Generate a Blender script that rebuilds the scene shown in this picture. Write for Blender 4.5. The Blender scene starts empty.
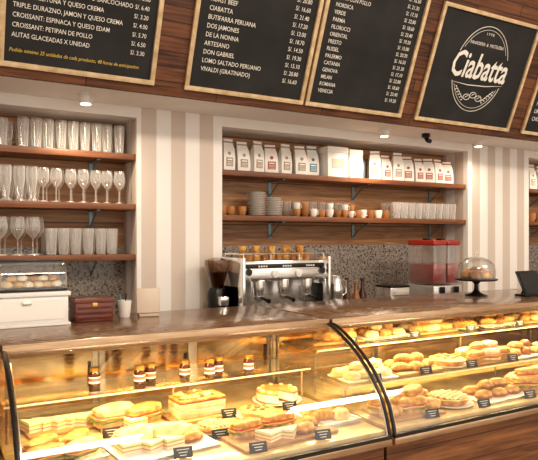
import bpy, bmesh, math, random
from mathutils import Vector, Matrix, noise
random.seed(7)
sc = bpy.context.scene
sc.view_settings.view_transform = 'Standard'
sc.view_settings.exposure = 0.0
try: sc.view_settings.look = 'Medium High Contrast'
except Exception: pass
try: sc.cycles.transparent_max_bounces = 32
except Exception: pass
PI = math.pi

# ------------------------------------------------------------------ materials
def nm(name):
    m = bpy.data.materials.new(name); m.use_nodes = True
    nt = m.node_tree; b = nt.nodes['Principled BSDF']
    return m, nt, b
def mat(name, col, rough=.5, metal=0., emit=None, es=0., coat=0.):
    m, nt, b = nm(name)
    b.inputs['Base Color'].default_value = (*col, 1)
    b.inputs['Roughness'].default_value = rough
    b.inputs['Metallic'].default_value = metal
    b.inputs['Coat Weight'].default_value = coat
    if emit:
        b.inputs['Emission Color'].default_value = (*emit, 1)
        b.inputs['Emission Strength'].default_value = es
    return m
def coords(nt, scale, kind='Object'):
    tc = nt.nodes.new('ShaderNodeTexCoord'); mp = nt.nodes.new('ShaderNodeMapping')
    mp.inputs['Scale'].default_value = scale
    nt.links.new(tc.outputs[kind], mp.inputs['Vector']); return mp.outputs['Vector']
def ramp(nt, fac, stops):
    r = nt.nodes.new('ShaderNodeValToRGB'); e = r.color_ramp.elements
    e[0].position, e[0].color = stops[0][0], (*stops[0][1], 1)
    e[1].position, e[1].color = stops[-1][0], (*stops[-1][1], 1)
    for p, c in stops[1:-1]:
        k = e.new(p); k.color = (*c, 1)
    nt.links.new(fac, r.inputs['Fac']); return r.outputs['Color']
def noisemat(name, stops, scale=(1,1,1), nscale=5, detail=6, rough=.5, bump=0., metal=0., distortion=0., coat=0.):
    m, nt, b = nm(name)
    v = coords(nt, scale)
    n = nt.nodes.new('ShaderNodeTexNoise'); n.inputs['Scale'].default_value = nscale
    n.inputs['Detail'].default_value = detail; n.inputs['Distortion'].default_value = distortion
    nt.links.new(v, n.inputs['Vector'])
    nt.links.new(ramp(nt, n.outputs['Fac'], stops), b.inputs['Base Color'])
    b.inputs['Roughness'].default_value = rough; b.inputs['Metallic'].default_value = metal
    b.inputs['Coat Weight'].default_value = coat
    if bump:
        bp = nt.nodes.new('ShaderNodeBump'); bp.inputs['Strength'].default_value = bump
        bp.inputs['Distance'].default_value = .01
        nt.links.new(n.outputs['Fac'], bp.inputs['Height']); nt.links.new(bp.outputs['Normal'], b.inputs['Normal'])
    return m
def plankmat(name, c1, c2, gap, pitch, axis=2, rough=.45, plen=0.):
    m, nt, b = nm(name)
    L = nt.links.new
    tc = nt.nodes.new('ShaderNodeTexCoord'); sx = nt.nodes.new('ShaderNodeSeparateXYZ')
    L(tc.outputs['Object'], sx.inputs[0])
    def M(op, a, bb):
        k = nt.nodes.new('ShaderNodeMath'); k.operation = op
        for i, q in enumerate((a, bb)):
            if q is None: continue
            if isinstance(q, (int, float)): k.inputs[i].default_value = q
            else: L(q, k.inputs[i])
        return k.outputs[0]
    z = M('DIVIDE', sx.outputs[axis], pitch)
    fl = M('FLOOR', z, None); fr = M('FRACT', z, None)
    g = M('LESS_THAN', fr, .03)
    seed = fl
    if plen:
        w0 = nt.nodes.new('ShaderNodeTexWhiteNoise'); w0.noise_dimensions = '1D'; L(fl, w0.inputs['W'])
        xx = M('ADD', M('DIVIDE', sx.outputs[0], plen), M('MULTIPLY', w0.outputs['Value'], 5.))
        seed = M('ADD', M('MULTIPLY', fl, 17.31), M('FLOOR', xx, None))
        g = M('MAXIMUM', M('LESS_THAN', fr, .06), M('LESS_THAN', M('FRACT', xx, None), .008))
    wn = nt.nodes.new('ShaderNodeTexWhiteNoise'); wn.noise_dimensions = '1D'; L(seed, wn.inputs['W'])
    mp = nt.nodes.new('ShaderNodeMapping'); mp.inputs['Scale'].default_value = (2, 2, 30)
    L(tc.outputs['Object'], mp.inputs['Vector'])
    n = nt.nodes.new('ShaderNodeTexNoise'); n.inputs['Scale'].default_value = 1.6; n.inputs['Detail'].default_value = 8
    n.inputs['Distortion'].default_value = .6
    L(mp.outputs['Vector'], n.inputs['Vector'])
    f = M('ADD', n.outputs['Fac'], M('MULTIPLY', M('SUBTRACT', wn.outputs['Value'], .5), .32 if plen else .2))
    col = ramp(nt, f, [(.3, c1), (.7, c2)])
    mx = nt.nodes.new('ShaderNodeMix'); mx.data_type = 'RGBA'
    L(g, mx.inputs['Factor']); L(col, mx.inputs[6]); mx.inputs[7].default_value = (*gap, 1)
    L(mx.outputs[2], b.inputs['Base Color']); b.inputs['Roughness'].default_value = rough
    return m
def thin_glass(name, tint=(.96,.98,.97), base=.04, power=3., diff=0., dcol=(.9,.9,.9), rough=.02):
    m = bpy.data.materials.new(name); m.use_nodes = True; nt = m.node_tree
    nt.nodes.clear(); L = nt.links.new
    out = nt.nodes.new('ShaderNodeOutputMaterial'); tr = nt.nodes.new('ShaderNodeBsdfTransparent')
    tr.inputs[0].default_value = (*tint, 1)
    gl = nt.nodes.new('ShaderNodeBsdfGlossy'); gl.inputs['Roughness'].default_value = rough
    lw = nt.nodes.new('ShaderNodeLayerWeight'); lw.inputs['Blend'].default_value = .5
    pw = nt.nodes.new('ShaderNodeMath'); pw.operation = 'POWER'; pw.inputs[1].default_value = power
    L(lw.outputs['Facing'], pw.inputs[0])
    ad = nt.nodes.new('ShaderNodeMath'); ad.operation = 'MULTIPLY_ADD'
    ad.inputs[1].default_value = .7; ad.inputs[2].default_value = base; L(pw.outputs[0], ad.inputs[0])
    mx = nt.nodes.new('ShaderNodeMixShader'); L(ad.outputs[0], mx.inputs[0]); L(tr.outputs[0], mx.inputs[1]); L(gl.outputs[0], mx.inputs[2])
    last = mx.outputs[0]
    if diff:
        df = nt.nodes.new('ShaderNodeBsdfDiffuse'); df.inputs[0].default_value = (*dcol, 1)
        m2 = nt.nodes.new('ShaderNodeMixShader')
        d2 = nt.nodes.new('ShaderNodeMath'); d2.operation = 'MULTIPLY_ADD'
        d2.inputs[1].default_value = diff*2.5; d2.inputs[2].default_value = diff*.4; L(pw.outputs[0], d2.inputs[0])
        L(d2.outputs[0], m2.inputs[0]); L(last, m2.inputs[1]); L(df.outputs[0], m2.inputs[2]); last = m2.outputs[0]
    L(last, out.inputs[0]); return m

WOODF = plankmat('fascia_wood', (.042,.015,.007), (.20,.078,.033), (.012,.006,.003), .085, plen=.8)
WOODB = plankmat('base_wood', (.09,.033,.012), (.28,.12,.048), (.02,.008,.004), .11)
WOODN = plankmat('niche_wood', (.25,.12,.05), (.50,.28,.14), (.16,.07,.03), .34)
SHELF = noisemat('shelf_wood', [(.3,(.14,.048,.018)),(.7,(.27,.11,.045))], (1.5,1.5,25), 2, rough=.4)
FRAME = noisemat('board_frame_wood', [(.3,(.50,.36,.20)),(.7,(.74,.58,.37))], (6,6,6), 3, rough=.5)
BOARDW = noisemat('cutting_board_wood', [(.3,(.30,.15,.055)),(.7,(.50,.29,.12))], (3,20,3), 3, rough=.5)
CHALK = noisemat('chalkboard', [(.3,(.012,.012,.013)),(.75,(.028,.028,.03))], (1,1,1), 4, rough=.7)
WHITEP = noisemat('white_plaster', [(.3,(.86,.83,.80)),(.7,(.91,.88,.85))], (1,1,1), 2, rough=.8)
GRANITE = noisemat('granite', [(.36,(.06,.048,.043)),(.46,(.22,.185,.16)),(.54,(.42,.37,.33)),(.62,(.18,.145,.125)),(.7,(.55,.5,.45))], (1,1,1), 60, 5, rough=.2, distortion=.5)
TILE = noisemat('floor_tile', [(.3,(.30,.24,.19)),(.7,(.42,.35,.28))], (1,1,1), 3, rough=.35)
STEEL = noisemat('brushed_steel', [(.3,(.64,.62,.59)),(.7,(.84,.82,.79))], (2,40,40), 3, rough=.25, metal=.75)
BRONZE = noisemat('bronze_trim', [(.3,(.40,.26,.15)),(.7,(.58,.42,.28))], (2,30,30), 3, rough=.25, metal=.8)
CTOP = noisemat('countertop', [(.35,(.15,.08,.042)),(.65,(.29,.175,.10))], (1,1,1), 25, 6, rough=.25, coat=.3)
BLACK = mat('black_plastic', (.012,.012,.013), .3)
BLACKG = mat('black_gasket', (.02,.015,.012), .4)
CHROME = mat('chrome', (.88,.87,.85), .14, .85)
TEAL = mat('bracket_grey', (.22,.30,.33), .4, .6)
DECK = noisemat('deck_panel', [(.35,(.46,.31,.13)),(.65,(.62,.46,.23))], (1,1,1), 9, 5, rough=.25, coat=.3)
MIRR = noisemat('case_door', [(.35,(.44,.26,.10)),(.65,(.78,.56,.30))], (1.2,1,2.5), 3, 2, rough=.1, metal=.88, distortion=.5)
ALU = mat('aluminium', (.62,.55,.46), .25, .9)
PAPERW = mat('white_paper', (.90,.87,.82), .7)
PINK = mat('print_red', (.42,.12,.08), .7)
PBLUE = mat('print_blue', (.15,.30,.36), .7)
GREYP = mat('print_grey', (.42,.34,.28), .7)
CERAM = mat('white_ceramic', (.85,.82,.77), .2, coat=.5)
BROWNC = mat('brown_ceramic', (.36,.15,.05), .3, coat=.5)
TERRA = mat('terracotta_cup', (.50,.24,.09), .4)
REDW = noisemat('mahogany', [(.3,(.10,.02,.012)),(.7,(.20,.05,.025))], (3,3,20), 3, rough=.3, coat=.4)
WHITEBX = mat('white_lacquer', (.84,.82,.79), .35)
CHALKW = mat('chalk_white', (.80,.78,.72), .8)
CHALKY = mat('chalk_yellow', (.80,.58,.12), .8)
GLASS = thin_glass('case_glass', (.98,.98,.96), .09, 2.6)
GLASSW = thin_glass('glassware', (.965,.96,.95), .10, 1.5, diff=.24, dcol=(1,.97,.94), rough=.06)
ACRYL = thin_glass('acrylic', (.96,.96,.95), .12, 2., diff=.05, rough=.03)
SHELFG = thin_glass('shelf_glass', (.93,.96,.90), .08, 3)
GEDGE = mat('glass_edge', (.80,.78,.60), .2)
BREAD = noisemat('bread_crust', [(.25,(.28,.10,.02)),(.5,(.60,.31,.08)),(.72,(.84,.60,.26))], (1,1,1), 22, 5, rough=.45, bump=.3)
BREADP = noisemat('bread_pale', [(.25,(.58,.38,.15)),(.5,(.82,.64,.34)),(.75,(.93,.84,.62))], (1,1,1), 16, 5, rough=.6, bump=.3)
BREADD = noisemat('bread_dark', [(.25,(.15,.05,.015)),(.6,(.36,.15,.04)),(.8,(.55,.30,.11))], (1,1,1), 20, 5, rough=.4, bump=.3)
CRUMB = mat('crumb', (.90,.80,.58), .8)
CREAMY = mat('whipped_cream', (.90,.84,.70), .5)
CARAM = noisemat('caramel_top', [(.3,(.46,.20,.05)),(.7,(.72,.42,.13))], (1,1,1), 14, 4, rough=.3, coat=.3)
LETT = noisemat('lettuce', [(.3,(.10,.22,.03)),(.7,(.32,.48,.10))], (1,1,1), 30, rough=.5)
HAM = mat('ham', (.62,.24,.18), .4)
CHEESE = mat('cheese', (.88,.60,.14), .4)
TOM = mat('tomato', (.55,.06,.03), .3)
CHOC = mat('chocolate', (.10,.035,.015), .3, coat=.4)
JAM = mat('jar_contents', (.06,.014,.008), .12, coat=.8)
GOLD = mat('gold_lid', (.70,.42,.12), .3, .9)
REDL = mat('red_juice', (.36,.03,.02), .15, coat=.5)
LAMP = mat('lamp_lens', (1,.95,.85), .4, emit=(1,.86,.62), es=9)
BEIGE = mat('beige_plastic', (.62,.52,.42), .45)
LEAFC = thin_glass('hopper_glass', (.55,.42,.32), .1, 2)
TANK = thin_glass('tank_glass', (.95,.92,.90), .12, 2, diff=.16)

def stripes():
    m, nt, b = nm('striped_wallpaper'); L = nt.links.new
    tc = nt.nodes.new('ShaderNodeTexCoord'); sx = nt.nodes.new('ShaderNodeSeparateXYZ'); L(tc.outputs['Object'], sx.inputs[0])
    a = nt.nodes.new('ShaderNodeMath'); a.operation = 'ADD'; L(sx.outputs[0], a.inputs[0]); L(sx.outputs[1], a.inputs[1])
    d = nt.nodes.new('ShaderNodeMath'); d.operation = 'DIVIDE'; L(a.outputs[0], d.inputs[0]); d.inputs[1].default_value = .21
    f = nt.nodes.new('ShaderNodeMath'); f.operation = 'FRACT'; L(d.outputs[0], f.inputs[0])
    r = nt.nodes.new('ShaderNodeValToRGB'); r.color_ramp.interpolation = 'CONSTANT'
    e = r.color_ramp.elements; e[0].position = 0; e[0].color = (.90,.87,.84,1); e[1].position = .5; e[1].color = (.68,.59,.52,1)
    L(f.outputs[0], r.inputs[0]); L(r.outputs[0], b.inputs['Base Color']); b.inputs['Roughness'].default_value = .7
    return m
STRIPE = stripes()

# ------------------------------------------------------------------ mesh builder
class MB:
    def __init__(s): s.bm = bmesh.new(); s.mats = []
    def mi(s, m):
        if m not in s.mats: s.mats.append(m)
        return s.mats.index(m)
    def box(s, c, d, m, bev=0., M=None):
        r = bmesh.ops.create_cube(s.bm, size=1.)
        vs = r['verts']
        for v in vs: v.co = Vector((v.co.x*d[0], v.co.y*d[1], v.co.z*d[2]))
        fs = set(f for v in vs for f in v.link_faces)
        i = s.mi(m)
        for f in fs: f.material_index = i
        if bev > 0:
            es = list(set(e for v in vs for e in v.link_edges))
            r2 = bmesh.ops.bevel(s.bm, geom=es, offset=bev, segments=2, affect='EDGES', profile=.5)
            vs = list(set(r2['verts']) | set(v for f in r2['faces'] for v in f.verts))
            al = set(vs)
            for f in r2['faces']: f.material_index = i
            st = list(vs)
            while st:
                v = st.pop()
                for e in v.link_edges:
                    o = e.other_vert(v)
                    if o not in al: al.add(o); st.append(o)
            vs = list(al)
        T = Matrix.Translation(Vector(c)) @ (M.to_4x4() if M else Matrix.Identity(4))
        for v in vs: v.co = T @ v.co
        return s
    def b(s, x0, x1, y0, y1, z0, z1, m, bev=0.):
        return s.box(((x0+x1)/2, (y0+y1)/2, (z0+z1)/2), (x1-x0, y1-y0, z1-z0), m, bev)
    def grid(s, rows, m, closed=True, cap0=False, cap1=False):
        bm = s.bm; i = s.mi(m)
        R = [[bm.verts.new(p) for p in r] for r in rows]
        n = len(R[0])
        for a, b_ in zip(R[:-1], R[1:]):
            for j in range(n if closed else n-1):
                k = (j+1) % n
                try: f = bm.faces.new((a[j], a[k], b_[k], b_[j])); f.material_index = i
                except Exception: pass
        if cap0:
            f = bm.faces.new(list(reversed(R[0]))); f.material_index = i
        if cap1:
            f = bm.faces.new(R[-1]); f.material_index = i
        return s
    def lathe(s, prof, c, m, seg=20, cap0=True, cap1=True, M=None):
        rows = []
        for r, z in prof:
            row = []
            for j in range(seg):
                a = 2*PI*j/seg
                p = Vector((max(r, .0005)*math.cos(a), max(r, .0005)*math.sin(a), z))
                if M: p = M @ p
                row.append(p + Vector(c))
            rows.append(row)
        return s.grid(rows, m, True, cap0, cap1)
    def tube(s, pts, rad, m, seg=8, cap=True):
        pts = [Vector(p) for p in pts]
        if not hasattr(rad, '__len__'): rad = [rad]*len(pts)
        t = (pts[1]-pts[0]).normalized()
        up = Vector((0, 0, 1)) if abs(t.z) < .9 else Vector((1, 0, 0))
        nrm = t.cross(up).normalized(); rows = []
        for i, p in enumerate(pts):
            if i == 0: tt = pts[1]-pts[0]
            elif i == len(pts)-1: tt = pts[-1]-pts[-2]
            else: tt = pts[i+1]-pts[i-1]
            tt.normalize()
            nrm = (nrm - tt*nrm.dot(tt)).normalized(); bn = tt.cross(nrm)
            rows.append([p + (nrm*math.cos(2*PI*j/seg) + bn*math.sin(2*PI*j/seg))*rad[i] for j in range(seg)])
        return s.grid(rows, m, True, cap, cap)
    def blob(s, c, r, m, seed=0, amp=.08, fr=2.5, sq=1., seg=20, rings=12, floor=-.5, rz=0.):
        rows = []
        for i in range(rings+1):
            th = -PI/2 + PI*i/rings
            row = []
            for j in range(seg):
                ph = 2*PI*j/seg
                def sp(v, e): return math.copysign(abs(v)**e, v)
                x = sp(math.cos(th), sq)*sp(math.cos(ph), sq); y = sp(math.cos(th), sq)*sp(math.sin(ph), sq); z = sp(math.sin(th), sq)
                if i in (0, rings): x = .002*math.cos(ph); y = .002*math.sin(ph)
                d = 1 + amp*noise.noise(Vector((x*fr+seed*3.1, y*fr, z*fr+seed)))*2
                p = Vector((x*d*r[0], y*d*r[1], max(z*d, floor)*r[2]))
                p = Matrix.Rotation(rz, 3, 'Z') @ p
                row.append(p + Vector(c))
            rows.append(row)
        return s.grid(rows, m, True, True, True)
    def mesh(s, name, sharp=.7):
        bm = s.bm
        bmesh.ops.recalc_face_normals(bm, faces=bm.faces)
        for f in bm.faces: f.smooth = True
        for e in bm.edges:
            if len(e.link_faces) == 2 and e.calc_face_angle(0) > sharp: e.smooth = False
        me = bpy.data.meshes.new(name); bm.to_mesh(me); bm.free()
        for m in s.mats: me.materials.append(m)
        return me
    def obj(s, name, loc=(0,0,0), rot=(0,0,0), sharp=.7, scale=1.):
        return put(name, s.mesh(name, sharp), loc, rot, scale)
def put(name, me, loc=(0,0,0), rot=(0,0,0), sc_=1.):
    o = bpy.data.objects.new(name, me); sc.collection.objects.link(o)
    o.location = loc; o.rotation_euler = rot; o.scale = (sc_,)*3 if not hasattr(sc_, '__len__') else sc_
    return o

# ------------------------------------------------------------------ room
YF, YB = 3.9, 4.2
ZC = 2.47
MB().b(-2.5, 7.6, -4, 4.35, -.1, 0, TILE).obj('floor')
MB().b(-2.5, 7.6, YB, 4.35, 0, ZC, WOODN).obj('wall_back')
MB().b(-2.6, -2.5, -4, 4.35, 0, 4.05, WHITEP).obj('wall_left')
MB().b(7.6, 7.7, -4, 4.35, 0, 4.05, WHITEP).obj('wall_right')
MB().b(-2.5, 7.6, -4, 2.95, 3.95, 4.05, WHITEP).obj('ceiling')
MB().b(-2.5, 7.6, 3.46, 4.35, ZC, 2.55, WHITEP).obj('ceiling_soffit')
MB().b(1.215, 1.84, YF, YB, 0, ZC, STRIPE).obj('striped_pillar')
MB().b(4.34, 5.2, YF, YB, 0, ZC, STRIPE).obj('striped_pillar')
MB().b(-2.5, -.9, YF, YB, 0, ZC, STRIPE).obj('striped_pillar')
for i, (x0, x1) in enumerate(((-.9, 1.215), (1.84, 4.34), (5.2, 7.6))):
    MB().b(x0, x1, YF, YB, 2.40, ZC, WHITEP).obj('trim_%d' % (i+1))
    MB().b(x0+.001, x1-.001, YB-.02, YB-.001, .95, 1.54, GRANITE).obj('granite_backsplash')
    MB().b(x0+.001, x1-.001, YF+.001, YB-.021, .91, .95, GRANITE).obj('granite_ledge')
TILT = math.radians(22)
Rt = Matrix.Rotation(TILT, 3, 'X')
MB().b(0, 10.1, 0, .05, 0, 1.62, WOODF).obj('wall_fascia', (-2.5, 3.43, 2.45), (TILT, 0, 0))

cb = MB().b(-2.2, 7.3, 3.47, 3.89, .1, .91, WOODB).b(-2.2, 7.3, 3.5, 3.88, 0, .1, BLACK).b(-2.2, 7.3, 3.44, 3.895, .91, .95, GRANITE, .004)
for k in range(12): cb.b(-2.15+k*.78, -2.15+k*.78+.74, 3.455, 3.47, .15, .88, WOODB, .003).b(-1.85+k*.78, -1.72+k*.78, 3.435, 3.45, .8, .812, STEEL)
cb.obj('back_counter')

def downlight(x, y, e=13):
    m = MB()
    m.lathe([(.05,0),(.05,-.012),(.040,-.014),(.038,-.055),(.034,-.06)], (0,0,0), WHITEBX, 20)
    m.lathe([(.029,-.061),(.029,-.063)], (0,0,0), LAMP, 16)
    o = m.obj('ceiling_downlight', (x, y, ZC))
    l = bpy.data.lights.new('spot', 'SPOT'); l.energy = e; l.color = (1,.82,.60); l.spot_size = 2.8; l.spot_blend = .9; l.shadow_soft_size = .06
    lo = bpy.data.objects.new('spot', l); sc.collection.objects.link(lo); lo.parent = o; lo.location = (0,-.02,-.10); lo.rotation_euler = (math.radians(8),0,0)
for x, e in ((-.3,15), (.836,18), (3.17,25), (4.25,9), (5.6,13)): downlight(x, 3.70, e)
m = MB(); m.lathe([(.035,0),(.035,-.03),(.02,-.035)], (0,0,0), BLACK, 16); m.tube([(0,0,-.03),(0,-.02,-.06),(0,-.05,-.07)], .018, BLACK, 10)
m.obj('ceiling_spotlight', (3.62, 3.70, ZC))

# ------------------------------------------------------------------ menu boards
def text(parent, body, x, v, size, m, ax='LEFT', sl=1.3, shear=0., off=0., y=-.006, sx=1.):
    c = bpy.data.curves.new('lettering', 'FONT'); c.body = body; c.size = size; c.align_x = ax
    c.space_line = sl; c.shear = shear; c.offset = off; c.extrude = .0006; c.resolution_u = 2
    c.materials.append(m)
    o = bpy.data.objects.new('lettering', c); sc.collection.objects.link(o); o.parent = parent
    o.location = (x, y, v); o.rotation_euler = (PI/2, 0, 0); o.scale = (sx, 1, 1); return o
def board(x0, w, h, name='chalkboard_menu'):
    m = MB(); t = .028
    m.b(t*.6, w-t*.6, -.004, 0, t*.6, h-t*.6, CHALK)
    m.b(0, w, -.022, 0, 0, t, FRAME, .003).b(0, w, -.022, 0, h-t, h, FRAME, .003)
    m.b(0, t, -.0215, 0, t, h-t, FRAME, .003).b(w-t, w, -.0215, 0, t, h-t, FRAME, .003)
    base = Vector((x0, 3.43, 2.45)) + Rt @ Vector((0, -.001, .055))
    return m.obj(name, base, (TILT, 0, 0))
def menu(bd, w, names, prices, v0, sp, size, x=.09, xs=.85):
    n = len(names); top = v0+(n-1)*sp
    text(bd, '\n'.join(names), x, top, size, CHALKW, 'LEFT', sp/size, sx=xs, off=.0002)
    text(bd, '\n'.join(prices), w-.075, top, size, CHALKW, 'RIGHT', sp/size, sx=xs, off=.0002)
b1 = board(.32, .84, 1.15)
n1 = ['EMPANADA DE CARNE','EMPANADA DE POLLO','MINI BUTIFARRA','TRIPLE: POLLO, APIO Y PECANAS','TRIPLE: TOMATE, PALTA Y HUEVO','TRIPLE: TOCINO, PALTA Y QUESO','TRIPLE: JAMON, QUESO Y PINA','TRIPLE: POLLO, PALTA Y HUEVO SANCOCHADO','TRIPLE: ACEITUNA Y QUESO CREMA','TRIPLE: DURAZNO, JAMON Y QUESO CREMA','CROISSANT: ESPINACA Y QUESO EDAM','CROISSANT: PETIPAN DE POLLO','ALITAS GLACEADAS X UNIDAD']
menu(b1, .84, n1, ['S/. %d.%d0' % (3+(i*5) % 4, (i*7) % 9) for i in range(len(n1))], .155, .049, .034, .06, .82)
text(b1, 'Pedido minimo 25 unidades de cada producto, 48 horas de anticipacion.', .05, .08, .028, CHALKY, shear=.25, sx=.85)
b2 = board(1.348, .85, 1.15)
n2 = ['MIXTO COMPLETO','CROQUE MONSIEUR','PAVO AL HORNO','POLLO A LA BRASA','ASADO CRIOLLO','TRES QUESOS','JAMON FRANCES','ROAST BEEF','CIABATTA','BUTIFARRA PERUANA','DOS JAMONES','DE LA NONNA','ARTESANO','DON GABRIEL','LOMO SALTADO PERUANO','VIVALDI (GRATINADO)']
menu(b2, .85, n2, ['S/. %d.%d0' % (13+(i*5) % 9, (i*7) % 9) for i in range(len(n2))], .125, .050, .038)
b3 = board(2.215, .85, 1.15)
n3 = ['CLASICA','FRESCA','CAPRESSE','PIMENTON','CESAR CON POLLO','NORDICA','VERDE','PARMA','FILORUCCI','ORIENTAL','PRESTO','RUSSEL','PALERMO','CATANIA','GENOVA','MILAN','ROMANA','VENECIA']
menu(b3, .85, n3, ['S/. %d.%d0' % (15+(i*5) % 9, (i*7) % 9) for i in range(len(n3))], .10, .046, .036, .085)
b4 = board(3.2, 1.06, .85, 'chalkboard_sign')
text(b4, 'Ciabatta', .53, .37, .27, CHALKW, 'CENTER', shear=.22, off=.0045, sx=.68)
text(b4, 'PANADERIA  &  PASTELERIA', .54, .615, .035, CHALKW, 'CENTER', sx=.85)
text(b4, '1 9 9 8', .54, .695, .03, CHALKW, 'CENTER')
mm = MB()
def ell(a, b_, cx=.54, cz=.44, t0=0, t1=2*PI, n=48, r=.004): mm.tube([(cx+a*math.cos(t0+(t1-t0)*i/n), -.007, cz+b_*math.sin(t0+(t1-t0)*i/n)) for i in range(n+1)], r, CHALKW, 6)
ell(.28, .32, t0=.35, t1=PI-.35, r=.003); ell(.28, .32, t0=PI+.35, t1=2*PI-.35, r=.003); ell(.26, .295, t0=.5, t1=PI-.5, r=.002); ell(.26,.295,t0=PI+.45,t1=2*PI-.45,r=.002)
mm.tube([(.27,-.007,.325),(.45,-.007,.315),(.64,-.007,.325),(.83,-.007,.35)], [.001,.004,.004,.001], CHALKW, 6)
for k, (cx, cz, a) in enumerate(((.475,.225,.9),(.54,.245,.9),(.605,.225,.9))):
    pts = [(cx+.034*math.cos(t*PI/8), -.007, cz+.022*math.sin(t*PI/8)) for t in range(17)]
    mm.tube(pts, .003, CHALKW, 6); mm.tube([(cx-.015,-.007,cz-.004),(cx+.012,-.007,cz+.012)], .003, CHALKW, 6)
for sgn in (-1, 1):
    for k in range(5):
        cx = .54+sgn*(.10+.022*k); cz = .205+.018*k
        for up in (1, -.6): mm.tube([(cx,-.007,cz),(cx+sgn*.014,-.007,cz+.016*up),(cx+sgn*.026,-.007,cz+.018*up+.006)],[.001,.005,.001],CHALKW,6)
lg = mm.obj('logo_lines'); lg.parent = b4
b5 = board(4.42, .95, .85)
menu(b5, .95, ['ESPRESSO','AMERICANO','CAPUCCINO','MOCACCINO','LATTE','TE & MATES','JUGOS','FRAPPE','LIMONADA','CHOCOLATE'], ['S/. %d.50' % (5+i % 5) for i in range(10)], .12, .065, .05)

# ------------------------------------------------------------------ shelves
def shelf(x0, x1, z, br):
    m = MB().b(x0+.002, x1-.002, 3.92, YB-.001, z-.02, z+.02, SHELF, .003)
    for x in br:
        m.b(x-.012, x+.012, 3.97, YB-.004, z-.028, z-.02, TEAL).b(x-.012, x+.012, YB-.008, YB-.002, z-.15, z-.02, TEAL)
        m.tube([(x, 4.0, z-.026), (x, 4.06, z-.05), (x, 4.13, z-.09), (x, YB-.008, z-.14)], .006, TEAL, 6)
    return m.obj('wooden_shelf')
ZL = (2.14, 1.807, 1.472)
for z in ZL: shelf(-.9, 1.215, z, (.3, .98))
ZR = (2.075, 1.747)
for z in ZR: shelf(1.84, 4.34, z, (2.4, 3.24, 4.15))
for z in (2.075, 1.747): shelf(5.2, 7.6, z, (5.6, 6.6))

def g_tumbler(m, x, y, z, r=.034, h=.15, seg=14):
    m.lathe([(r*.75, .004), (r*.78, .012), (r*.9, h*.5), (r, h), (r*.96, h)], (x, y, z), GLASSW, seg, True, False)
    m.lathe([(r*.76, 0), (r*.8, .01)], (x, y, z), GLASSW, seg, True, True)
def g_wine(m, x, y, z, r=.038, h=.19, seg=14):
    m.lathe([(r*.85, 0), (r*.8, .003), (.005, .01), (.004, h*.42), (.012, h*.46), (r*.85, h*.6), (r, h*.75), (r*.8, h)], (x, y, z), GLASSW, seg, True, False)
def g_beer(m, x, y, z, r=.034, h=.2, seg=14):
    m.lathe([(r*.9, 0), (r*.85, .006), (r*.45, .018), (r*.6, .05), (r*.95, h*.6), (r, h*.85), (r*.92, h)], (x, y, z), GLASSW, seg, True, False)
def g_mug(m, x, y, z, r=.036, h=.14):
    g_tumbler(m, x, y, z, r, h)
    m.tube([(x+r*.9, y, z+h*.8), (x+r*1.7, y, z+h*.72), (x+r*1.75, y, z+h*.35), (x+r*.85, y, z+h*.2)], .005, GLASSW, 6)
def row(x0, x1, ys, z, fn, pitch, **k):
    m = MB(); x = x0; i = 0
    while x < x1:
        for j, y in enumerate(ys):
            fn(m, x + (j % 2)*pitch*.4 + random.uniform(-.005, .005), y+random.uniform(-.006, .006), z, **k)
        x += pitch
    return m
row(.20, .50, (3.98, 4.08), ZL[0]+.02, g_mug, .10, h=.17).obj('drinking_glasses')
row(.52, 1.12, (3.97, 4.06, 4.14), ZL[0]+.02, g_tumbler, .074, h=.185, r=.034).obj('drinking_glasses')
row(.20, .60, (3.97, 4.06, 4.14), ZL[1]+.02, g_beer, .074, h=.22).obj('drinking_glasses')
row(.64, 1.12, (3.98, 4.08), ZL[1]+.02, g_wine, .080, h=.215, r=.038).obj('wine_glasses')
row(.20, .62, (3.98, 4.09), ZL[2]+.02, g_wine, .095, h=.24, r=.045).obj('wine_glasses')
row(.68, 1.12, (3.97, 4.06, 4.14), ZL[2]+.02, g_tumbler, .078, h=.17, r=.036).obj('drinking_glasses')
row(3.55, 4.24, (3.98, 4.06, 4.14), ZR[1]+.02, g_tumbler, .083, h=.145, r=.036).obj('drinking_glasses')
row(2.46, 3.15, (4.15,), ZR[1]+.02, g_tumbler, .083, h=.13, r=.034).obj('drinking_glasses')
row(-.8, .1, (4.0,), ZL[1]+.02, g_tumbler, .09, h=.18).obj('drinking_glasses')

def cup(m, x, y, z, r, h, mt, a=0.):
    m.lathe([(r*.55, 0), (r*.7, .004), (r*.95, h*.6), (r, h), (r*.93, h), (r*.85, h*.5), (.001, h*.15)], (x, y, z), mt, 16)
    ca, sa = math.cos(a), math.sin(a)
    m.tube([(x+r*.9*ca, y+r*.9*sa, z+h*.8), (x+r*1.45*ca, y+r*1.45*sa, z+h*.75), (x+r*1.45*ca, y+r*1.45*sa, z+h*.4), (x+r*.75*ca, y+r*.75*sa, z+h*.25)], r*.1, mt, 6)
m = MB()
for k, x in enumerate((1.90, 1.98, 2.06)): cup(m, x, 4.02+.03*(k % 2), ZR[1]+.02, .036, .07, TERRA, -1+k)
m.obj('coffee_cups')
for x, n in ((2.19, 14), (2.335, 11)):
    m = MB()
    for k in range(n): m.lathe([(.03, 0), (.035, .002), (.068, .009), (.07, .012), (.064, .011), (.001, .005)], (0, 0, k*.013), CERAM, 24)
    m.obj('saucer_stack', (x, 4.03, ZR[1]+.02))
m = MB(); x = 2.44
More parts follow.
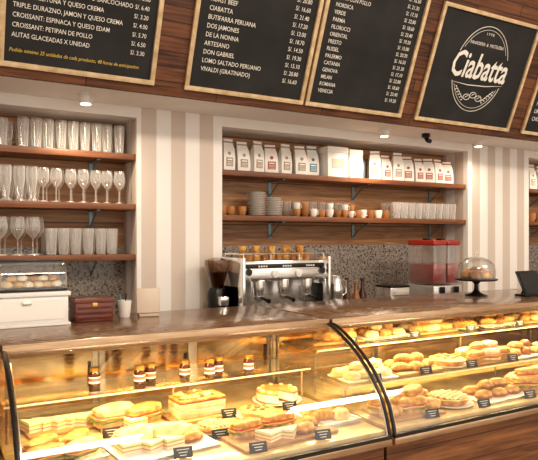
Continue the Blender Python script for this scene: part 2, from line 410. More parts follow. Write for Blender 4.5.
for k in range(9):
    x += random.uniform(.066, .085)
    s_ = random.uniform(.85, 1.1)
    cup(m, x, 3.97, ZR[1]+.02, .033*s_, .06*s_, (TERRA, BROWNC, CERAM, TERRA, CERAM, BROWNC, TERRA, CERAM, TERRA)[k], -2+k)
    cup(m, x+.03, 4.06, ZR[1]+.02, .033, .06, (CERAM, BROWNC, TERRA)[k % 3], k)
    if k in (0, 1, 4, 6, 7): cup(m, x, 3.97, ZR[1]+.018+.054*s_, .031, .055, (CERAM, TERRA)[k % 2], k)
m.obj('coffee_cups')
m = MB()
for k in range(4):
    x = 3.19+k*.085
    cup(m, x, 4.0, ZR[1]+.02, .038, .07, (CERAM, BROWNC)[k % 2], k); cup(m, x+.02, 4.1, ZR[1]+.02, .038, .07, TERRA, k)
m.obj('coffee_cups')

def bagmesh(lab, hgt=.25, w=.105, d=.065, lean=0.):
    m = MB()
    rows = []
    for (t, ww, dd) in ((0, 1, 1), (.05, 1.03, 1.03), (.4, 1.03, 1.05), (.72, .97, .7), (.84, .86, .22), (.93, .80, .14), (1., .84, .12)):
        z = t*hgt; a, b_ = w/2*ww, d/2*dd; s_ = lean*t*t
        rows.append([Vector((p[0]+s_, p[1], p[2])) for p in ((-a, -b_, z), (0, -b_*1.08, z), (a, -b_, z), (a*.94, 0, z), (a, b_, z), (0, b_, z), (-a, b_, z), (-a*.94, 0, z))])
    m.grid(rows, PAPERW, True, True, True)
    m.b(-w*.40+lean*.8, w*.40+lean*.8, -d*.14-.003, d*.1, hgt*.88, hgt*.92, lab)
    m.b(-w*.30, w*.30, -d*.565-.002, -d*.48, hgt*.16, hgt*.42, lab)
    m.b(-w*.22, w*.22, -d*.575-.003, -d*.5, hgt*.34, hgt*.38, PAPERW)
    for k in range(3): m.b(-w*.24, w*.24, -d*.575-.003, -d*.5, hgt*(.19+.045*k), hgt*(.203+.045*k), PAPERW)
    m.lathe([(w*.13, 0), (w*.13, .004)], (0, -d*.47, hgt*.55), lab, 16, M=Matrix.Rotation(PI/2, 3, 'X'))
    return m.mesh('paper_bag')
bg1, bg2, bg3, bg4 = bagmesh(GREYP, .26, lean=.008), bagmesh(PINK, .235, lean=-.008), bagmesh(PBLUE, .25), bagmesh(GREYP, .245, lean=-.01)
zt = ZR[0]+.02
for k in range(6): put('coffee_bag', (bg1, bg4, bg1, bg2)[k % 4], (1.95+k*.127, 4.03+random.uniform(-.03,.03), zt), (0, 0, random.uniform(-.6, .25)), random.uniform(.93, 1.03))
put('coffee_bag', bg3, (2.72, 4.07, zt), (0, 0, -.1))
def giftbox(x, w, h, d=.18):
    m = MB().b(-w/2, w/2, -d/2, d/2, 0, h*.82, WHITEBX, .002).b(-w/2-.003, w/2+.003, -d/2-.003, d/2+.003, h*.80, h, PAPERW, .003)
    m.b(-w*.3, w*.3, -d/2-.005, -d/2, h*.3, h*.6, BEIGE)
    m.obj('cake_box', (x, 4.04, zt))
giftbox(2.90, .20, .245); giftbox(3.085, .13, .235)
MB().lathe([(.03,0),(.032,.01),(.032,.15),(.014,.18),(.014,.22),(.017,.222),(.017,.235)], (0,0,0), TEAL, 18).obj('syrup_bottle', (3.22, 4.05, zt))
for k in range(4): put('coffee_bag', bg2 if k % 2 else bg1, (3.33+k*.127, 4.02, zt), (0, 0, random.uniform(-.5, .1)), random.uniform(.93, 1.02))
for k in range(4): put('coffee_bag', bg2, (3.85+k*.12, 4.03, zt), (0, 0, random.uniform(-.5, .1)), random.uniform(.88, .96))
for k in range(5): put('coffee_bag', (bg1, bg3, bg2)[k % 3], (5.4+k*.14, 4.03, zt))
m = MB()
for k in range(6): cup(m, 5.4+k*.12, 4.02, ZR[1]+.02, .045, .09, TERRA, k)
m.obj('coffee_cups')

# ------------------------------------------------------------------ display cases
prof = [(2.46,1.185),(2.36,1.168),(2.22,1.10),(2.12,1.03),(2.055,.965),(2.005,.90),(1.975,.83),(1.955,.76)]
def cr(P, n=5):
    out = []
    for i in range(len(P)-1):
        p0 = P[max(i-1,0)]; p1 = P[i]; p2 = P[i+1]; p3 = P[min(i+2,len(P)-1)]
        for k in range(n):
            t = k/n
            out.append(tuple(.5*((2*p1[a])+(-p0[a]+p2[a])*t+(2*p0[a]-5*p1[a]+4*p2[a]-p3[a])*t*t+(-p0[a]+3*p1[a]-3*p2[a]+p3[a])*t**3) for a in (0,1)))
    out.append(P[-1]); return out
PR = cr(prof)
DZ = .78
def case(x0, x1, shelves, en=17):
    m = MB(); w = x1-x0
    m.b(0, w, 2.0, 3.08, .1, .72, WOODB).b(.02, w-.02, 2.06, 3.0, 0, .1, BLACK)
    m.b(0, w, 1.945, 3.08, .72, .75, BRONZE, .004)
    m.b(.012, w-.012, 1.975, 2.94, .75, DZ, DECK, .003)
    m.b(0, w, 1.945, 1.965, .75, .765, BLACKG)
    m.b(0, w, 2.42, 3.15, 1.175, 1.20, CTOP, .006)
    m.b(0, w, 2.40, 2.425, 1.150, 1.205, BRONZE, .006)
    m.b(.02, w-.02, 2.46, 2.54, 1.150, 1.174, ALU, .003)
    m.b(0, w, 2.94, 3.0, .75, .80, ALU).b(0, w, 2.94, 3.0, 1.13, 1.175, ALU)
    for k in range(3):
        a = w*k/3; b_ = w*(k+1)/3; yy = 2.95 if k % 2 else 2.97
        m.b(a+.004, b_-.004, yy, yy+.008, .80, 1.13, MIRR)
        for q in (a, b_-.028): m.b(q, q+.028, yy-.008, yy+.012, .80, 1.13, ALU)
        m.b(b_-.05, b_-.035, yy-.006, yy, .92, 1.0, BLACKG)
    m.grid([[Vector((x, y, z)) for y, z in PR] for x in (.012, w*.5, w-.012)], GLASS, False)
    for x in (.006, w-.006):
        m.tube([(x, y, z) for y, z in PR], .008, BLACKG, 8)
        m.tube([(x+(.012 if x < .1 else -.012), y, z-.003) for y, z in PR], .003, ALU, 6)
        loop = [(y, z) for y, z in PR] + [(2.94, .76), (2.94, 1.17)]
        i = m.mi(GLASS); f = m.bm.faces.new([m.bm.verts.new((x, y, z)) for y, z in loop]); f.material_index = i
        m.b(x-.006, x+.006, 2.93, 2.945, .75, 1.175, ALU)
    for y0, y1, z in shelves:
        m.b(.02, w-.02, y0, y1, z-.006, z, SHELFG); m.b(.02, w-.02, y0-.002, y0, z-.007, z+.001, GEDGE)
        for x in (.04, w/2, w-.04):
            m.b(x-.006, x+.006, y0+.03, 2.94, z-.020, z-.007, ALU)
            m.tube([(x, y0+.05, DZ), (x, y0+.05, z-.008)], .006, ALU, 8)
    o = m.obj('display_case', (x0, 0, 0), sharp=.5)
    l = bpy.data.lights.new('case_light', 'AREA'); l.shape = 'RECTANGLE'; l.size = w-.1; l.size_y = .03; l.energy = en; l.color = (1,.73,.34)
    lo = bpy.data.objects.new('case_light', l); sc.collection.objects.link(lo); lo.parent = o; lo.location = (w/2, 2.5, 1.147); lo.rotation_euler = (math.radians(-8), 0, 0)
    return o
case(.24, 1.712, [(2.54, 2.92, .94)], 15)
case(1.728, 3.95, [(2.30, 2.92, .885), (2.56, 2.92, 1.02)], 25)
for x0, x1 in ((-1.6, .235), (3.955, 5.2)):
    MB().b(x0, x1, 2.47, 3.08, .1, 1.165, WOODB).b(x0, x1, 2.52, 3.0, 0, .1, BLACK).b(x0, x1, 2.42, 3.15, 1.165, 1.20, CTOP, .006).b(x0, x1, 2.40, 2.425, 1.150, 1.205, BRONZE, .005).obj('service_counter')

# ------------------------------------------------------------------ foods
def f_roll(seed, mt=BREAD, r=(.055,.045,.038)):
    m = MB(); m.blob((0,0,r[2]*.5), r, mt, seed, .09)
    return m.mesh('bread_roll')
def f_ciab(seed):
    m = MB(); m.blob((0,0,.02), (.095,.05,.035), BREADP if seed % 2 else BREAD, seed, .12, sq=.7)
    return m.mesh('ciabatta_bread')
def f_croiss(seed):
    m = MB(); n = 28; pts = []; rad = []
    for i in range(n+1):
        t = i/n; a = PI*(.08+.84*t)
        pts.append((.06*math.cos(a)*1.15, .055*math.sin(a)-.03, .026))
        e = math.sin(PI*t)**.7; rad.append(.007+.025*e*(1-.14*abs(math.sin(t*PI*4.5))))
    m.tube(pts, rad, BREAD, 12)
    return m.mesh('croissant', 1.2)
def f_sand(seed, L=.10, W=.05, top=BREAD):
    m = MB()
    m.blob((0,0,.011), (L,W,.022), top, seed, .05, sq=.6)
    def leaf(z, s, mt, wav, th=.003):
        rows = []
        for zz in (z, z+th):
            rr = []
            for j in range(36):
                a = 2*PI*j/36; q = 1+.05*math.sin(a*9+seed)
                c_, s_ = math.cos(a), math.sin(a)
                x = math.copysign(abs(c_)**.6, c_)*L*s*q; y = math.copysign(abs(s_)**.6, s_)*W*s*q
                rr.append(Vector((x, y, zz+wav*math.sin(a*7+seed))))
            rows.append(rr)
        m.grid(rows, mt, True, True, True)
    leaf(.024, 1.10, LETT, .005); leaf(.030, 1.05, HAM, .0015, .006); leaf(.037, 1.07, CHEESE, .002); leaf(.042, 1.0, TOM if seed % 2 else HAM, .001, .005)
    m.blob((0,0,.057), (L*.98,W*.98,.026), top, seed+5, .09, sq=.65, floor=-.35)
    return m.mesh('sandwich')
def f_tri(seed):
    m = MB(); z = 0
    for k, (mt, th) in enumerate(((CRUMB,.012),(HAM,.004),(CRUMB,.011),(CHEESE,.004),(LETT,.003),(CRUMB,.012))):
        e = .002 if mt != CRUMB else 0
        pr_ = [(-.05-e,-.04-e),(.05+e,-.04-e),(-.05-e,.06+e)]
        m.grid([[Vector((x,y,z)) for x,y in pr_],[Vector((x,y,z+th)) for x,y in pr_]], mt, True, True, True); z += th
    return m.mesh('triangle_sandwich')
def f_emp(seed):
    m = MB()
    m.blob((0,0,.014), (.065,.042,.034), BREAD, seed, .05)
    for k in range(13):
        a = PI+PI*k/12
        m.blob((.064*math.cos(a), .044*math.sin(a)+.004, .010), (.011,.011,.008), BREADD, k, .05, seg=8, rings=5)
    return m.mesh('empanada')
def f_pie(seed):
    m = MB()
    m.lathe([(.09,0),(.11,.03),(.112,.036),(.10,.038)], (0,0,0), BREAD, 28)
    m.blob((0,0,.033), (.10,.10,.018), CHEESE, seed, .1)
    for k in range(7):
        a = k*2*PI/7; m.blob((.055*math.cos(a), .055*math.sin(a), .046), (.02,.018,.012), BREADD, k, .1, seg=10, rings=6)
    m.blob((0,0,.05), (.025,.02,.012), TOM, 2, .1, seg=10, rings=6)
    return m.mesh('quiche')
def f_tart(seed):
    m = MB()
    m.lathe([(.08,0),(.098,.024),(.102,.032),(.092,.034),(.088,.024),(.001,.024)], (0,0,0), BREAD, 28)
    m.lathe([(.089,.022),(.086,.028),(.001,.030)], (0,0,0), (TOM, CHOC)[seed % 2], 28)
    for k in range(5):
        o_ = -.06+.03*k; L_ = math.sqrt(.09**2-o_*o_)
        m.tube([(o_,-L_,.033),(o_,0,.036),(o_,L_,.033)], .006, BREADP, 6); m.tube([(-L_,o_,.036),(0,o_,.039),(L_,o_,.036)], .006, BREADP, 6)
    return m.mesh('fruit_tart')
def f_cheese(seed):     # caramel cheesecake, one slice removed
    m = MB(); n = 30; R_ = .105
    def ring(r, z): return [Vector((r*math.cos(.35+5.5*j/n), r*math.sin(.35+5.5*j/n), z)) for j in range(n+1)] + [Vector((0,0,z))]
    for z0, z1, mt, r in ((0,.010,BREADD,R_),(.010,.045,CREAMY,R_*.985),(.045,.054,CARAM,R_*.99)):
        m.grid([ring(r, z0), ring(r, z1)], mt, True, True, True)
    for k in range(9):
        a = .6+k*.6; m.blob((.088*math.cos(a), .088*math.sin(a), .056), (.013,.013,.008), BREADP, k, .1, seg=8, rings=6)
    return m.mesh('cheesecake')
def f_loaf(seed):
    m = MB(); m.blob((0,0,.03), (.13,.055,.055), BREAD, seed, .06, sq=.8)
    for k in range(5): m.blob((-.08+k*.04, 0, .075), (.010,.038,.010), CRUMB, k, .1, seg=10, rings=6, rz=.5)
    return m.mesh('bread_loaf')
def f_cake(seed):
    m = MB()
    for k, (mt, th) in enumerate(((BREADP,.03),(CREAMY,.008),(BREADP,.03),(TOM,.004),(BREAD,.012))):
        z = [0,.03,.038,.068,.072][k]
        m.b(-.115, .115, -.065, .065, z, z+th, mt, .003)
    for k in range(22): m.blob((random.uniform(-.1,.1), random.uniform(-.05,.05), .086), (.02,.018,.013), (BREAD,BREADP,BREADD)[k%3], k, .2, seg=10, rings=6)
    return m.mesh('layer_cake')
roll = [f_roll(i) for i in range(3)] + [f_roll(4, BREADP, (.06,.05,.035)), f_roll(6, BREADD, (.05,.042,.036))]
ciab = [f_ciab(i) for i in range(3)]; cro = f_croiss(0); san = [f_sand(1), f_sand(2, .09, .055, BREADP), f_sand(3, .11, .048)]
tri = f_tri(0); emp = f_emp(1); pie = f_pie(1); loaf = f_loaf(2); cake = f_cake(1)
tart = [f_tart(0), f_tart(1)]; chs = f_cheese(0)
KIND = {id(cro):'croissant', id(tri):'triangle_sandwich', id(emp):'empanada', id(pie):'quiche', id(loaf):'bread_loaf', id(cake):'layer_cake', id(chs):'cheesecake'}
for x in roll: KIND[id(x)] = 'bread_roll'
for x in ciab: KIND[id(x)] = 'ciabatta_bread'
for x in san: KIND[id(x)] = 'sandwich'
for x in tart: KIND[id(x)] = 'fruit_tart'
def F(me, x, y, z, rz=0., s=1.): return put(KIND[id(me)], me, (x, y, z), (0, 0, rz), s)
def traymesh(w, d, kind):
    m = MB()
    if kind == 'wood': m.b(-w/2, w/2, -d/2, d/2, 0, .014, BOARDW, .004)
    elif kind == 'plate': m.lathe([(w*.3,0),(w*.32,.003),(w*.5,.010),(w*.5,.013),(w*.34,.007),(.001,.006)], (0,0,0), CERAM, 32)
    elif kind == 'paper':
        m.b(-w/2, w/2, -d/2, d/2, 0, .006, STEEL, .002)
        rows = []
        for i in range(11):
            rows.append([Vector((-w*.52+w*1.04*i/10, -d*.52+d*1.04*j/8, .0095+.004*abs(noise.noise(Vector((i*.8+w*9, j*.9, d*7)))))) for j in range(9)])
        m.grid(rows, PAPERW, False)
    else:
        m.b(-w/2, w/2, -d/2, d/2, 0, .005, STEEL)
        for a in (-1, 1):
            m.b(-w/2, w/2, a*d/2-.004, a*d/2+.004, 0, .018, STEEL, .002).b(a*w/2-.004, a*w/2+.004, -d/2, d/2, 0, .018, STEEL, .002)
        m.b(-w/2+.006, w/2-.006, -d/2+.006, d/2-.006, .005, .008, PAPERW)
    return m.mesh('serving_tray', 1.2 if kind == 'paper' else .7)
TH = {'wood': .014, 'paper': .012, 'steel': .008, 'plate': .007}
def tray(x, y, z, w, d, kind, rz=0.):
    put({'wood':'wooden_board','paper':'serving_tray','steel':'serving_tray','plate':'dinner_plate'}[kind], traymesh(w, d, kind), (x, y, z), (0, 0, rz)); return z+TH[kind]
def tagmesh():
    m = MB(); R = Matrix.Rotation(-.35, 3, 'X')
    m.box((0,0,.024), (.085,.003,.046), CHALK, .001, R)
    for k, w in enumerate((.055,.04,.03)): m.box(R @ Vector((0,-.0022,.012-k*.012)) + Vector((0,0,.024)), (w,.001,.003), CHALKW, 0, R)
    m.box((0,.012,.008), (.03,.03,.004), BLACK)
    return m.mesh('price_tag')
tg = tagmesh()
def tag(x, y, z, rz=-.15): put('price_tag', tg, (x, y, z+.001), (0, 0, rz), .85)

# --- left case
z = tray(.50, 2.70, DZ, .30, .20, 'wood', .1)
for k in range(5): F(tri, .40+k*.048, 2.68+.01*(k % 2), z, .3+k*.15, .9)
z = tray(.44, 2.34, DZ, .28, .24, 'steel', .05)
for k in range(4): F(san[k % 3], .375+.08*(k % 2)*1.6, 2.29+.10*(k//2), z, .3+.2*k, .72)
z = tray(.775, 2.58, DZ, .27, .18, 'wood', -.05)
F(san[1], .71, 2.60, z, .15); F(san[0], .83, 2.57, z, .4, .9); F(tri, .78, 2.52, z, .2, .8)
z = tray(.80, 2.27, DZ, .38, .28, 'paper', .1)
F(ciab[1], .72, 2.35, z, .3); F(ciab[1], .87, 2.34, z, -.3, .9); F(tri, .67, 2.24, z, .1, .8); F(tri, .75, 2.22, z, .5, .8); F(tri, .83, 2.22, z, .2, .8); F(emp, .92, 2.24, z, .4, .8)
z = tray(1.08, 2.56, DZ, .29, .19, 'wood', .05)
F(cake, 1.08, 2.56, z, .05)
z = tray(1.27, 2.15, DZ, .46, .24, 'wood', .08)
for me_, a, b_, r_, s_ in ((san[0],1.14,2.19,.2,.72),(san[2],1.30,2.21,.0,.72),(tri,1.20,2.09,.4,.8),(tri,1.28,2.09,.8,.8),(emp,1.37,2.10,.3,.8),(emp,1.44,2.17,1.2,.75)): F(me_, a, b_, z, r_, s_)
z = tray(1.53, 2.60, DZ, .25, .25, 'plate'); F(chs, 1.53, 2.60, z, -1.6, 1.)
z = tray(1.57, 2.25, DZ, .22, .26, 'steel')
for k in range(4): F((cro, roll[3], emp, cro)[k], 1.53+.09*(k % 2), 2.19+.11*(k//2), z, k, .85)
z = tray(1.06, 2.33, DZ, .17, .17, 'plate', .2); F(tart[0], 1.06, 2.33, z, .3, .72)
z = tray(1.32, 2.42, DZ, .20, .20, 'plate', .2); F(pie, 1.32, 2.42, z, .3, .75)
for x, y in ((.42,2.19),(.66,2.46),(.83,2.10),(1.04,2.22),(1.20,2.47),(1.40,2.01),(1.10,2.01),(1.50,2.43)): tag(x, y, DZ)
def jarmesh():
    m = MB()
    m.lathe([(.024,0),(.027,.004),(.027,.06),(.021,.072)], (0,0,0), JAM, 20)
    m.lathe([(.0275,.018),(.0275,.048)], (0,0,0), PAPERW, 20, False, False)
    m.lathe([(.0278,.026),(.0278,.042)], (0,0,0), PINK, 20, False, False)
    m.lathe([(.024,.072),(.025,.074),(.025,.088),(.022,.091)], (0,0,0), GOLD, 20)
    return m.mesh('jam_jar')
jm = jarmesh()
for x, y in ((.648,2.70),(.835,2.64),(.895,2.67),(1.06,2.66),(1.17,2.62),(1.228,2.65),(1.38,2.62)): put('jam_jar', jm, (x, y, .941), (0,0,random.random()), .93)

# --- right case
def batch(cx, y, z, kind, w, d, items):
    zz = tray(cx, y, z, w, d, kind, random.uniform(-.05,.05))
    for me_, dx, dy, s_, up in items: F(me_, cx+dx, y+dy, zz+up, random.uniform(-.5,.5), s_)
def pile(a, b_, s=.85): return [(a,-.10,-.04,s,0),(b_,0,-.045,s,0),(a,.10,-.04,s,0),(b_,-.09,.045,s,0),(a,.01,.05,s,0),(b_,.10,.045,s,0),(a,-.04,.0,s*.95,.036),(b_,.06,.01,s*.95,.034)]
def one(a, s=1.): return [(a,0,0,s,0)]
y = 2.14; x = 1.79
for kind, w, d, it in (('wood',.32,.23,pile(ciab[0],san[0])),('plate',.24,.24,one(tart[0],1.0)),('paper',.34,.23,pile(emp,emp)),('wood',.32,.23,pile(san[2],san[1],.8)),('plate',.25,.25,one(chs,1.)),('paper',.32,.23,pile(ciab[1],roll[3])),('wood',.3,.23,pile(cro,emp))):
    batch(x+w/2, y, DZ, kind, w, d, it); x += w+.015
y = 2.43; x = 1.79
for kind, w, d, it in (('paper',.30,.19,pile(roll[3],ciab[1],.75)),('wood',.31,.19,pile(cro,roll[0],.8)),('plate',.22,.22,one(pie,.9)),('wood',.32,.19,pile(san[0],san[1],.72)),('paper',.31,.19,pile(emp,roll[4],.8)),('plate',.21,.21,one(tart[1],.95)),('wood',.31,.19,pile(roll[1],ciab[0],.75))):
    batch(x+w/2, y, .886, kind, w, d, it); x += w+.015
y = 2.74; x = 1.79
for kind, w, d, it in (('wood',.34,.19,[(loaf,0,.03,.85,0),(loaf,.02,-.05,.8,0)]),('paper',.34,.19,pile(roll[3],roll[2],.75)),('wood',.36,.19,pile(ciab[0],ciab[1],.75)),('plate',.22,.22,one(pie,.9)),('paper',.36,.19,pile(cro,roll[4],.8)),('wood',.34,.19,pile(roll[0],roll[3],.75))):
    batch(x+w/2, y, 1.021, kind, w, d, it); x += w+.015
for k in range(6): tag(2.0+k*.34, 2.003, DZ)
for k in range(6): tag(1.93+k*.34, 2.318, .886)
for k in range(4): tag(2.0+k*.46, 2.60, 1.021)

# ------------------------------------------------------------------ things on counter
m = MB()
m.b(-.20,.18,-.12,.12,0,.012,WHITEBX,.003).b(-.19,.17,-.11,.11,.012,.135,WHITEBX,.004).b(-.20,.18,-.12,.12,.135,.155,WHITEBX,.004)
m.b(-.17,.15,-.113,-.11,.03,.12,PAPERW).b(-.03,.01,-.122,-.11,.10,.115,STEEL,.002)
m.obj('white_display_box', (.40, 2.98, 1.2))
m = MB()   # small acrylic pastry box with hinged domed lid
m.b(-.15,.14,-.09,.09,0,.012,BLACK,.003)
gp = [(-.085,.012),(-.085,.07),(-.075,.10),(-.05,.122),(-.01,.132),(.085,.132),(.085,.012)]
m.grid([[Vector((x, y, z)) for y, z in gp] for x in (-.145, 0, .135)], ACRYL, False)
for x in (-.145, .135):
    i = m.mi(ACRYL); f = m.bm.faces.new([m.bm.verts.new((x, y, z)) for y, z in gp]); f.material_index = i
    m.tube([(x, y, z) for y, z in gp], .003, ALU, 6)
m.b(-.148,.138,.0,.088,.132,.142,BLACK,.002).tube([(-.03,-.088,.075),(-.03,-.10,.078),(.03,-.10,.078),(.03,-.088,.075)], .003, BLACK, 6)
for k in range(12): m.blob((-.11+.042*(k % 6), -.04+.075*(k//6), .026), (.026,.03,.020), (BREADP, BREAD, CRUMB)[k % 3], k, .1, seg=10, rings=7)
for k in range(5): m.blob((-.09+.045*k, 0, .052), (.026,.028,.018), (BREAD, CRUMB)[k % 2], k+4, .1, seg=10, rings=7)
m.obj('acrylic_pastry_box', (.43, 2.98, 1.3555))
m = MB()
m.b(-.09,.09,-.07,.07,0,.10,REDW,.004).b(-.094,.094,-.074,.074,.088,.112,REDW,.004)
for k in range(3): m.b(-.08,.08,-.0735,-.07,.014+k*.024,.03+k*.024,REDW,.001)
m.b(-.012,.012,-.078,-.07,.07,.09,GOLD,.001)
m.obj('wooden_tea_box', (.70, 2.98, 1.2))
m = MB().b(-.05,.05,-.06,.06,0,.01,BEIGE,.002)
m.box((0,.0,.075),(.12,.02,.13),BEIGE,.006,Matrix.Rotation(-.2,3,'X')).b(-.02,.02,-.0,.03,.005,.06,BLACK)
m.obj('payment_terminal_screen', (1.00, 3.02, 1.2), (0,0,-.2))
m = MB(); m.lathe([(.026,0),(.028,.004),(.036,.085),(.033,.085),(.027,.01)], (0,0,0), CERAM, 20); m.tube([(0,0,.02),(.01,0,.12)],.003,BLACK,6); m.tube([(-.01,0,.02),(-.02,.01,.115)],.003,PBLUE,6)
m.obj('pen_cup', (.87, 3.0, 1.2))
m = MB()
m.lathe([(.075,0),(.078,.006),(.03,.02),(.016,.04),(.014,.08),(.03,.098),(.135,.106),(.142,.112),(.142,.118),(.001,.118)], (0,0,0), BLACK, 36)
for k in range(5): m.blob((.06*math.cos(k*1.26), .06*math.sin(k*1.26), .14), (.052,.045,.04), (BREADD, BREAD, TERRA)[k % 3], k, .12)
m.blob((0,0,.165), (.05,.05,.035), BREADD, 9, .12)
m.lathe([(.125,.119),(.127,.17),(.118,.215),(.085,.25),(.04,.265),(.008,.268)], (0,0,0), ACRYL, 36, False, True)
m.lathe([(.008,.268),(.008,.275),(.016,.285),(.014,.298),(.001,.302)], (0,0,0), GLASSW, 16)
m.obj('cake_stand', (3.31, 2.90, 1.201))
m = MB(); R = Matrix.Rotation(-.45,3,'X')
m.box((0,0,.09),(.22,.012,.18),BLACK,.004,R); m.box((0,-.010,.092),(.20,.003,.15),CHALK,0,R); m.b(-.05,.05,-.03,.09,0,.01,BLACK); m.tube([(0,.07,.01),(0,.02,.10)],.008,BLACK,8)
m.obj('counter_tablet', (3.62, 2.70, 1.2), (0,0,.0))

# ------------------------------------------------------------------ espresso machine etc
ZB = .95
m = MB(); W = .36
for sx in (-1, 1):
    for sy in (-1, 1): m.lathe([(.02,0),(.016,.04)], (sx*(W-.06), sy*.13, 0), BLACK, 12)
m.b(-W, W, -.18, .18, .04, .10, STEEL, .008).b(-W+.03, W-.03, -.19, .0, .095, .108, STEEL, .003)
for k in range(14): m.b(-W+.05+k*.047, -W+.055+k*.047, -.185, -.01, .108, .112, BLACK)
m.b(-W+.01, W-.01, .02, .18, .10, .34, STEEL, .006)
m.b(-W, W, -.13, .18, .33, .46, CHROME, .012).b(-W+.03, W-.03, -.140, -.12, .345, .405, STEEL, .006).b(-W+.03, W-.03, -.142, -.12, .412, .44, BLACK, .004)
for sx in (-1, 1): m.b(sx*W-.012, sx*W+.012, -.17, .18, .06, .48, CHROME, .006).b(sx*(W-.001)-.013, sx*(W-.001)+.013, -.10, .12, .14, .30, BLACK, .003)
for x in (-.2, 0, .2):
    m.lathe([(.030,0),(.038,.01),(.038,.05),(.045,.055),(.045,.10)], (x, -.09, .235), CHROME, 18)
    m.lathe([(.034,0),(.036,.02)], (x, -.09, .215), CHROME, 18)
    m.tube([(x,-.12,.228),(x,-.17,.225),(x,-.23,.215)], [.008,.012,.014], BLACK, 8)
    m.tube([(x-.012,-.09,.215),(x-.012,-.09,.195)], .006, CHROME, 6); m.tube([(x+.012,-.09,.215),(x+.012,-.09,.195)], .006, CHROME, 6)
    for q in range(4): m.lathe([(.007,0),(.006,.006)], (x-.03+.02*q, -.142, .425), WHITEBX, 8, M=Matrix.Rotation(PI/2,3,'X'))
for x in (-.1, .1): m.lathe([(.026,0),(.026,.008),(.022,.010)], (x, -.142, .378), CERAM, 16, M=Matrix.Rotation(PI/2,3,'X'))
for sx in (-1, 1):
    m.tube([(sx*.31,-.13,.36),(sx*.31,-.18,.33),(sx*.30,-.18,.2),(sx*.29,-.17,.14)], .006, CHROME, 8)
    m.lathe([(.022,0),(.022,.02)], (sx*.31,-.13,.39), BLACK, 12, M=Matrix.Rotation(PI/2,3,'X'))
m.tube([(-W+.02,-.12,.50),(W-.02,-.12,.50),(W-.02,.16,.50),(-W+.02,.16,.50),(-W+.02,-.12,.50)], .005, CHROME, 6)
for x in (-W+.02, -.12, .12, W-.02):
    for y in (-.12, .16): m.tube([(x,y,.46),(x,y,.50)], .004, CHROME, 6)
m.obj('espresso_machine', (2.15, 3.66, ZB), scale=(.95, 1, 1.08))
m = MB()
for k in range(9):
    for j in range(2):
        for q in range(1+(k+j) % 2): cup(m, -.25+k*.058, -.06+j*.1, q*.045, .028, .052, (TERRA, BREAD, BROWNC, BREAD)[(k+j) % 4], k)
m.obj('coffee_cups', (2.15, 3.66, ZB+.498))
m = MB().b(-.08,.08,-.12,.12,0,.05,BLACK,.01)
m.lathe([(.06,.05),(.065,.08),(.065,.28),(.05,.31)], (0,.03,0), BLACK, 20)
m.lathe([(.045,.31),(.05,.33),(.085,.47),(.085,.50),(.03,.515)], (0,.03,0), LEAFC, 20)
m.lathe([(.04,.315),(.07,.42),(.001,.425)], (0,.03,0), CHOC, 16)
m.b(-.03,.03,-.10,-.03,.20,.26,CHROME,.005).tube([(0,-.06,.17),(0,-.12,.165)], .01, BLACK, 8)
m.obj('coffee_grinder', (1.72, 3.70, ZB), (0,0,0))
m = MB(); m.lathe([(.045,0),(.05,.01),(.052,.10),(.040,.15),(.044,.19),(.041,.19),(.036,.15),(.045,.02)], (0,0,0), CHROME, 24); m.tube([(.04,0,.16),(.09,0,.15),(.09,0,.06),(.05,0,.04)], .006, CHROME, 8)
m.obj('milk_pitcher', (2.64, 3.62, ZB+.18)); MB().b(-.09,.09,-.09,.09,0,.18,STEEL,.004).lathe([(.05,.18),(.05,.1801)],(0,0,0),BLACK,16).obj('knock_box', (2.64, 3.62, ZB))
def bottle(x, y, mt, h=.28, r=.033):
    MB().lathe([(r*.9,0),(r,.006),(r,h*.6),(r*.4,h*.78),(r*.4,h*.94),(r*.5,h*.945),(r*.5,h)], (0,0,0), mt, 18).lathe([(r*1.02,h*.2),(r*1.02,h*.5)], (0,0,0), PAPERW, 18, False, False).obj('syrup_bottle', (x, y, ZB))
bottle(2.86, 3.78, CHOC, .34); bottle(2.95, 3.78, BROWNC, .30); bottle(3.03, 3.8, JAM, .33)
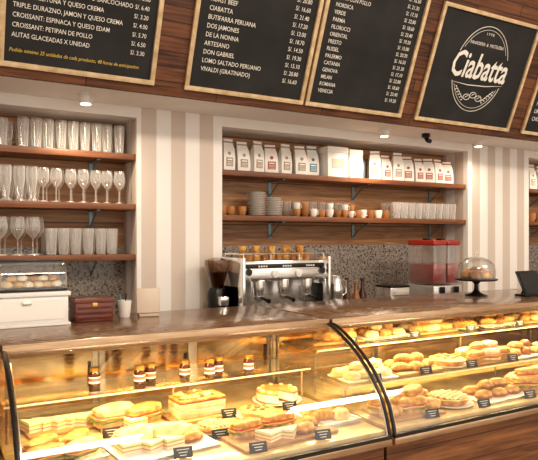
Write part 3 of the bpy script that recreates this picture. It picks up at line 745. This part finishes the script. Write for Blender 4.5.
m = MB().b(-.10,.10,-.09,.09,0,.26,STEEL,.008).b(-.085,.085,-.094,-.088,.03,.2,BLACK,.003).b(-.102,.102,-.092,.092,.26,.275,BLACK,.004)
m.obj('toaster_oven', (3.24, 3.68, ZB))
m = MB().b(-.20,.20,-.16,.16,0,.26,STEEL,.01).b(-.17,.17,-.2,-.15,.02,.04,BLACK,.003)
for sx in (-.098, .098):
    m.b(sx-.083, sx+.083, -.14, .14, .275, .43, REDL, .015)
    m.b(sx-.088, sx+.088, -.148, .148, .27, .58, TANK, .01).b(sx-.092, sx+.092, -.152, .152, .58, .62, REDL, .008).b(sx-.03, sx+.03, -.03, .03, .62, .635, BLACK, .004)
    m.b(sx-.02, sx+.02, -.19, -.14, .20, .25, BLACK, .004).tube([(sx,-.175,.2),(sx,-.175,.16)], .008, BLACK, 8)
m.obj('juice_dispenser', (3.69, 3.68, ZB), scale=(.80, 1, 1.02))

# ------------------------------------------------------------------ lights
def area(name, loc, rot, sx, sy, e, col):
    l = bpy.data.lights.new(name, 'AREA'); l.shape = 'RECTANGLE'; l.size = sx; l.size_y = sy; l.energy = e; l.color = col
    o = bpy.data.objects.new(name, l); sc.collection.objects.link(o); o.location = loc; o.rotation_euler = rot
area('added_fill_light', (1., -.3, 3.9), (math.radians(22),0,0), 1.6, 1.0, 115, (1,.87,.72))  # unseen fill lamp, added to light the fascia and room from the front
area('added_fill_light', (4.2, -.1, 3.9), (math.radians(22),0,0), 1.6, 1.0, 125, (1,.87,.72))  # second added fill, out of view, for the right half
w = bpy.data.worlds.new('world'); sc.world = w; w.use_nodes = True
w.node_tree.nodes['Background'].inputs[0].default_value = (1,.90,.80,1); w.node_tree.nodes['Background'].inputs[1].default_value = 1.45

cam = bpy.data.cameras.new('camera'); co = bpy.data.objects.new('camera', cam); sc.collection.objects.link(co)
cam.sensor_fit = 'HORIZONTAL'; cam.sensor_width = 36; cam.lens = 600/538*36; cam.shift_y = 8/538
co.location = (0, 0, 1.6); co.rotation_euler = (PI/2, 0, -math.radians(29.72)); cam.clip_start = .05
sc.camera = co
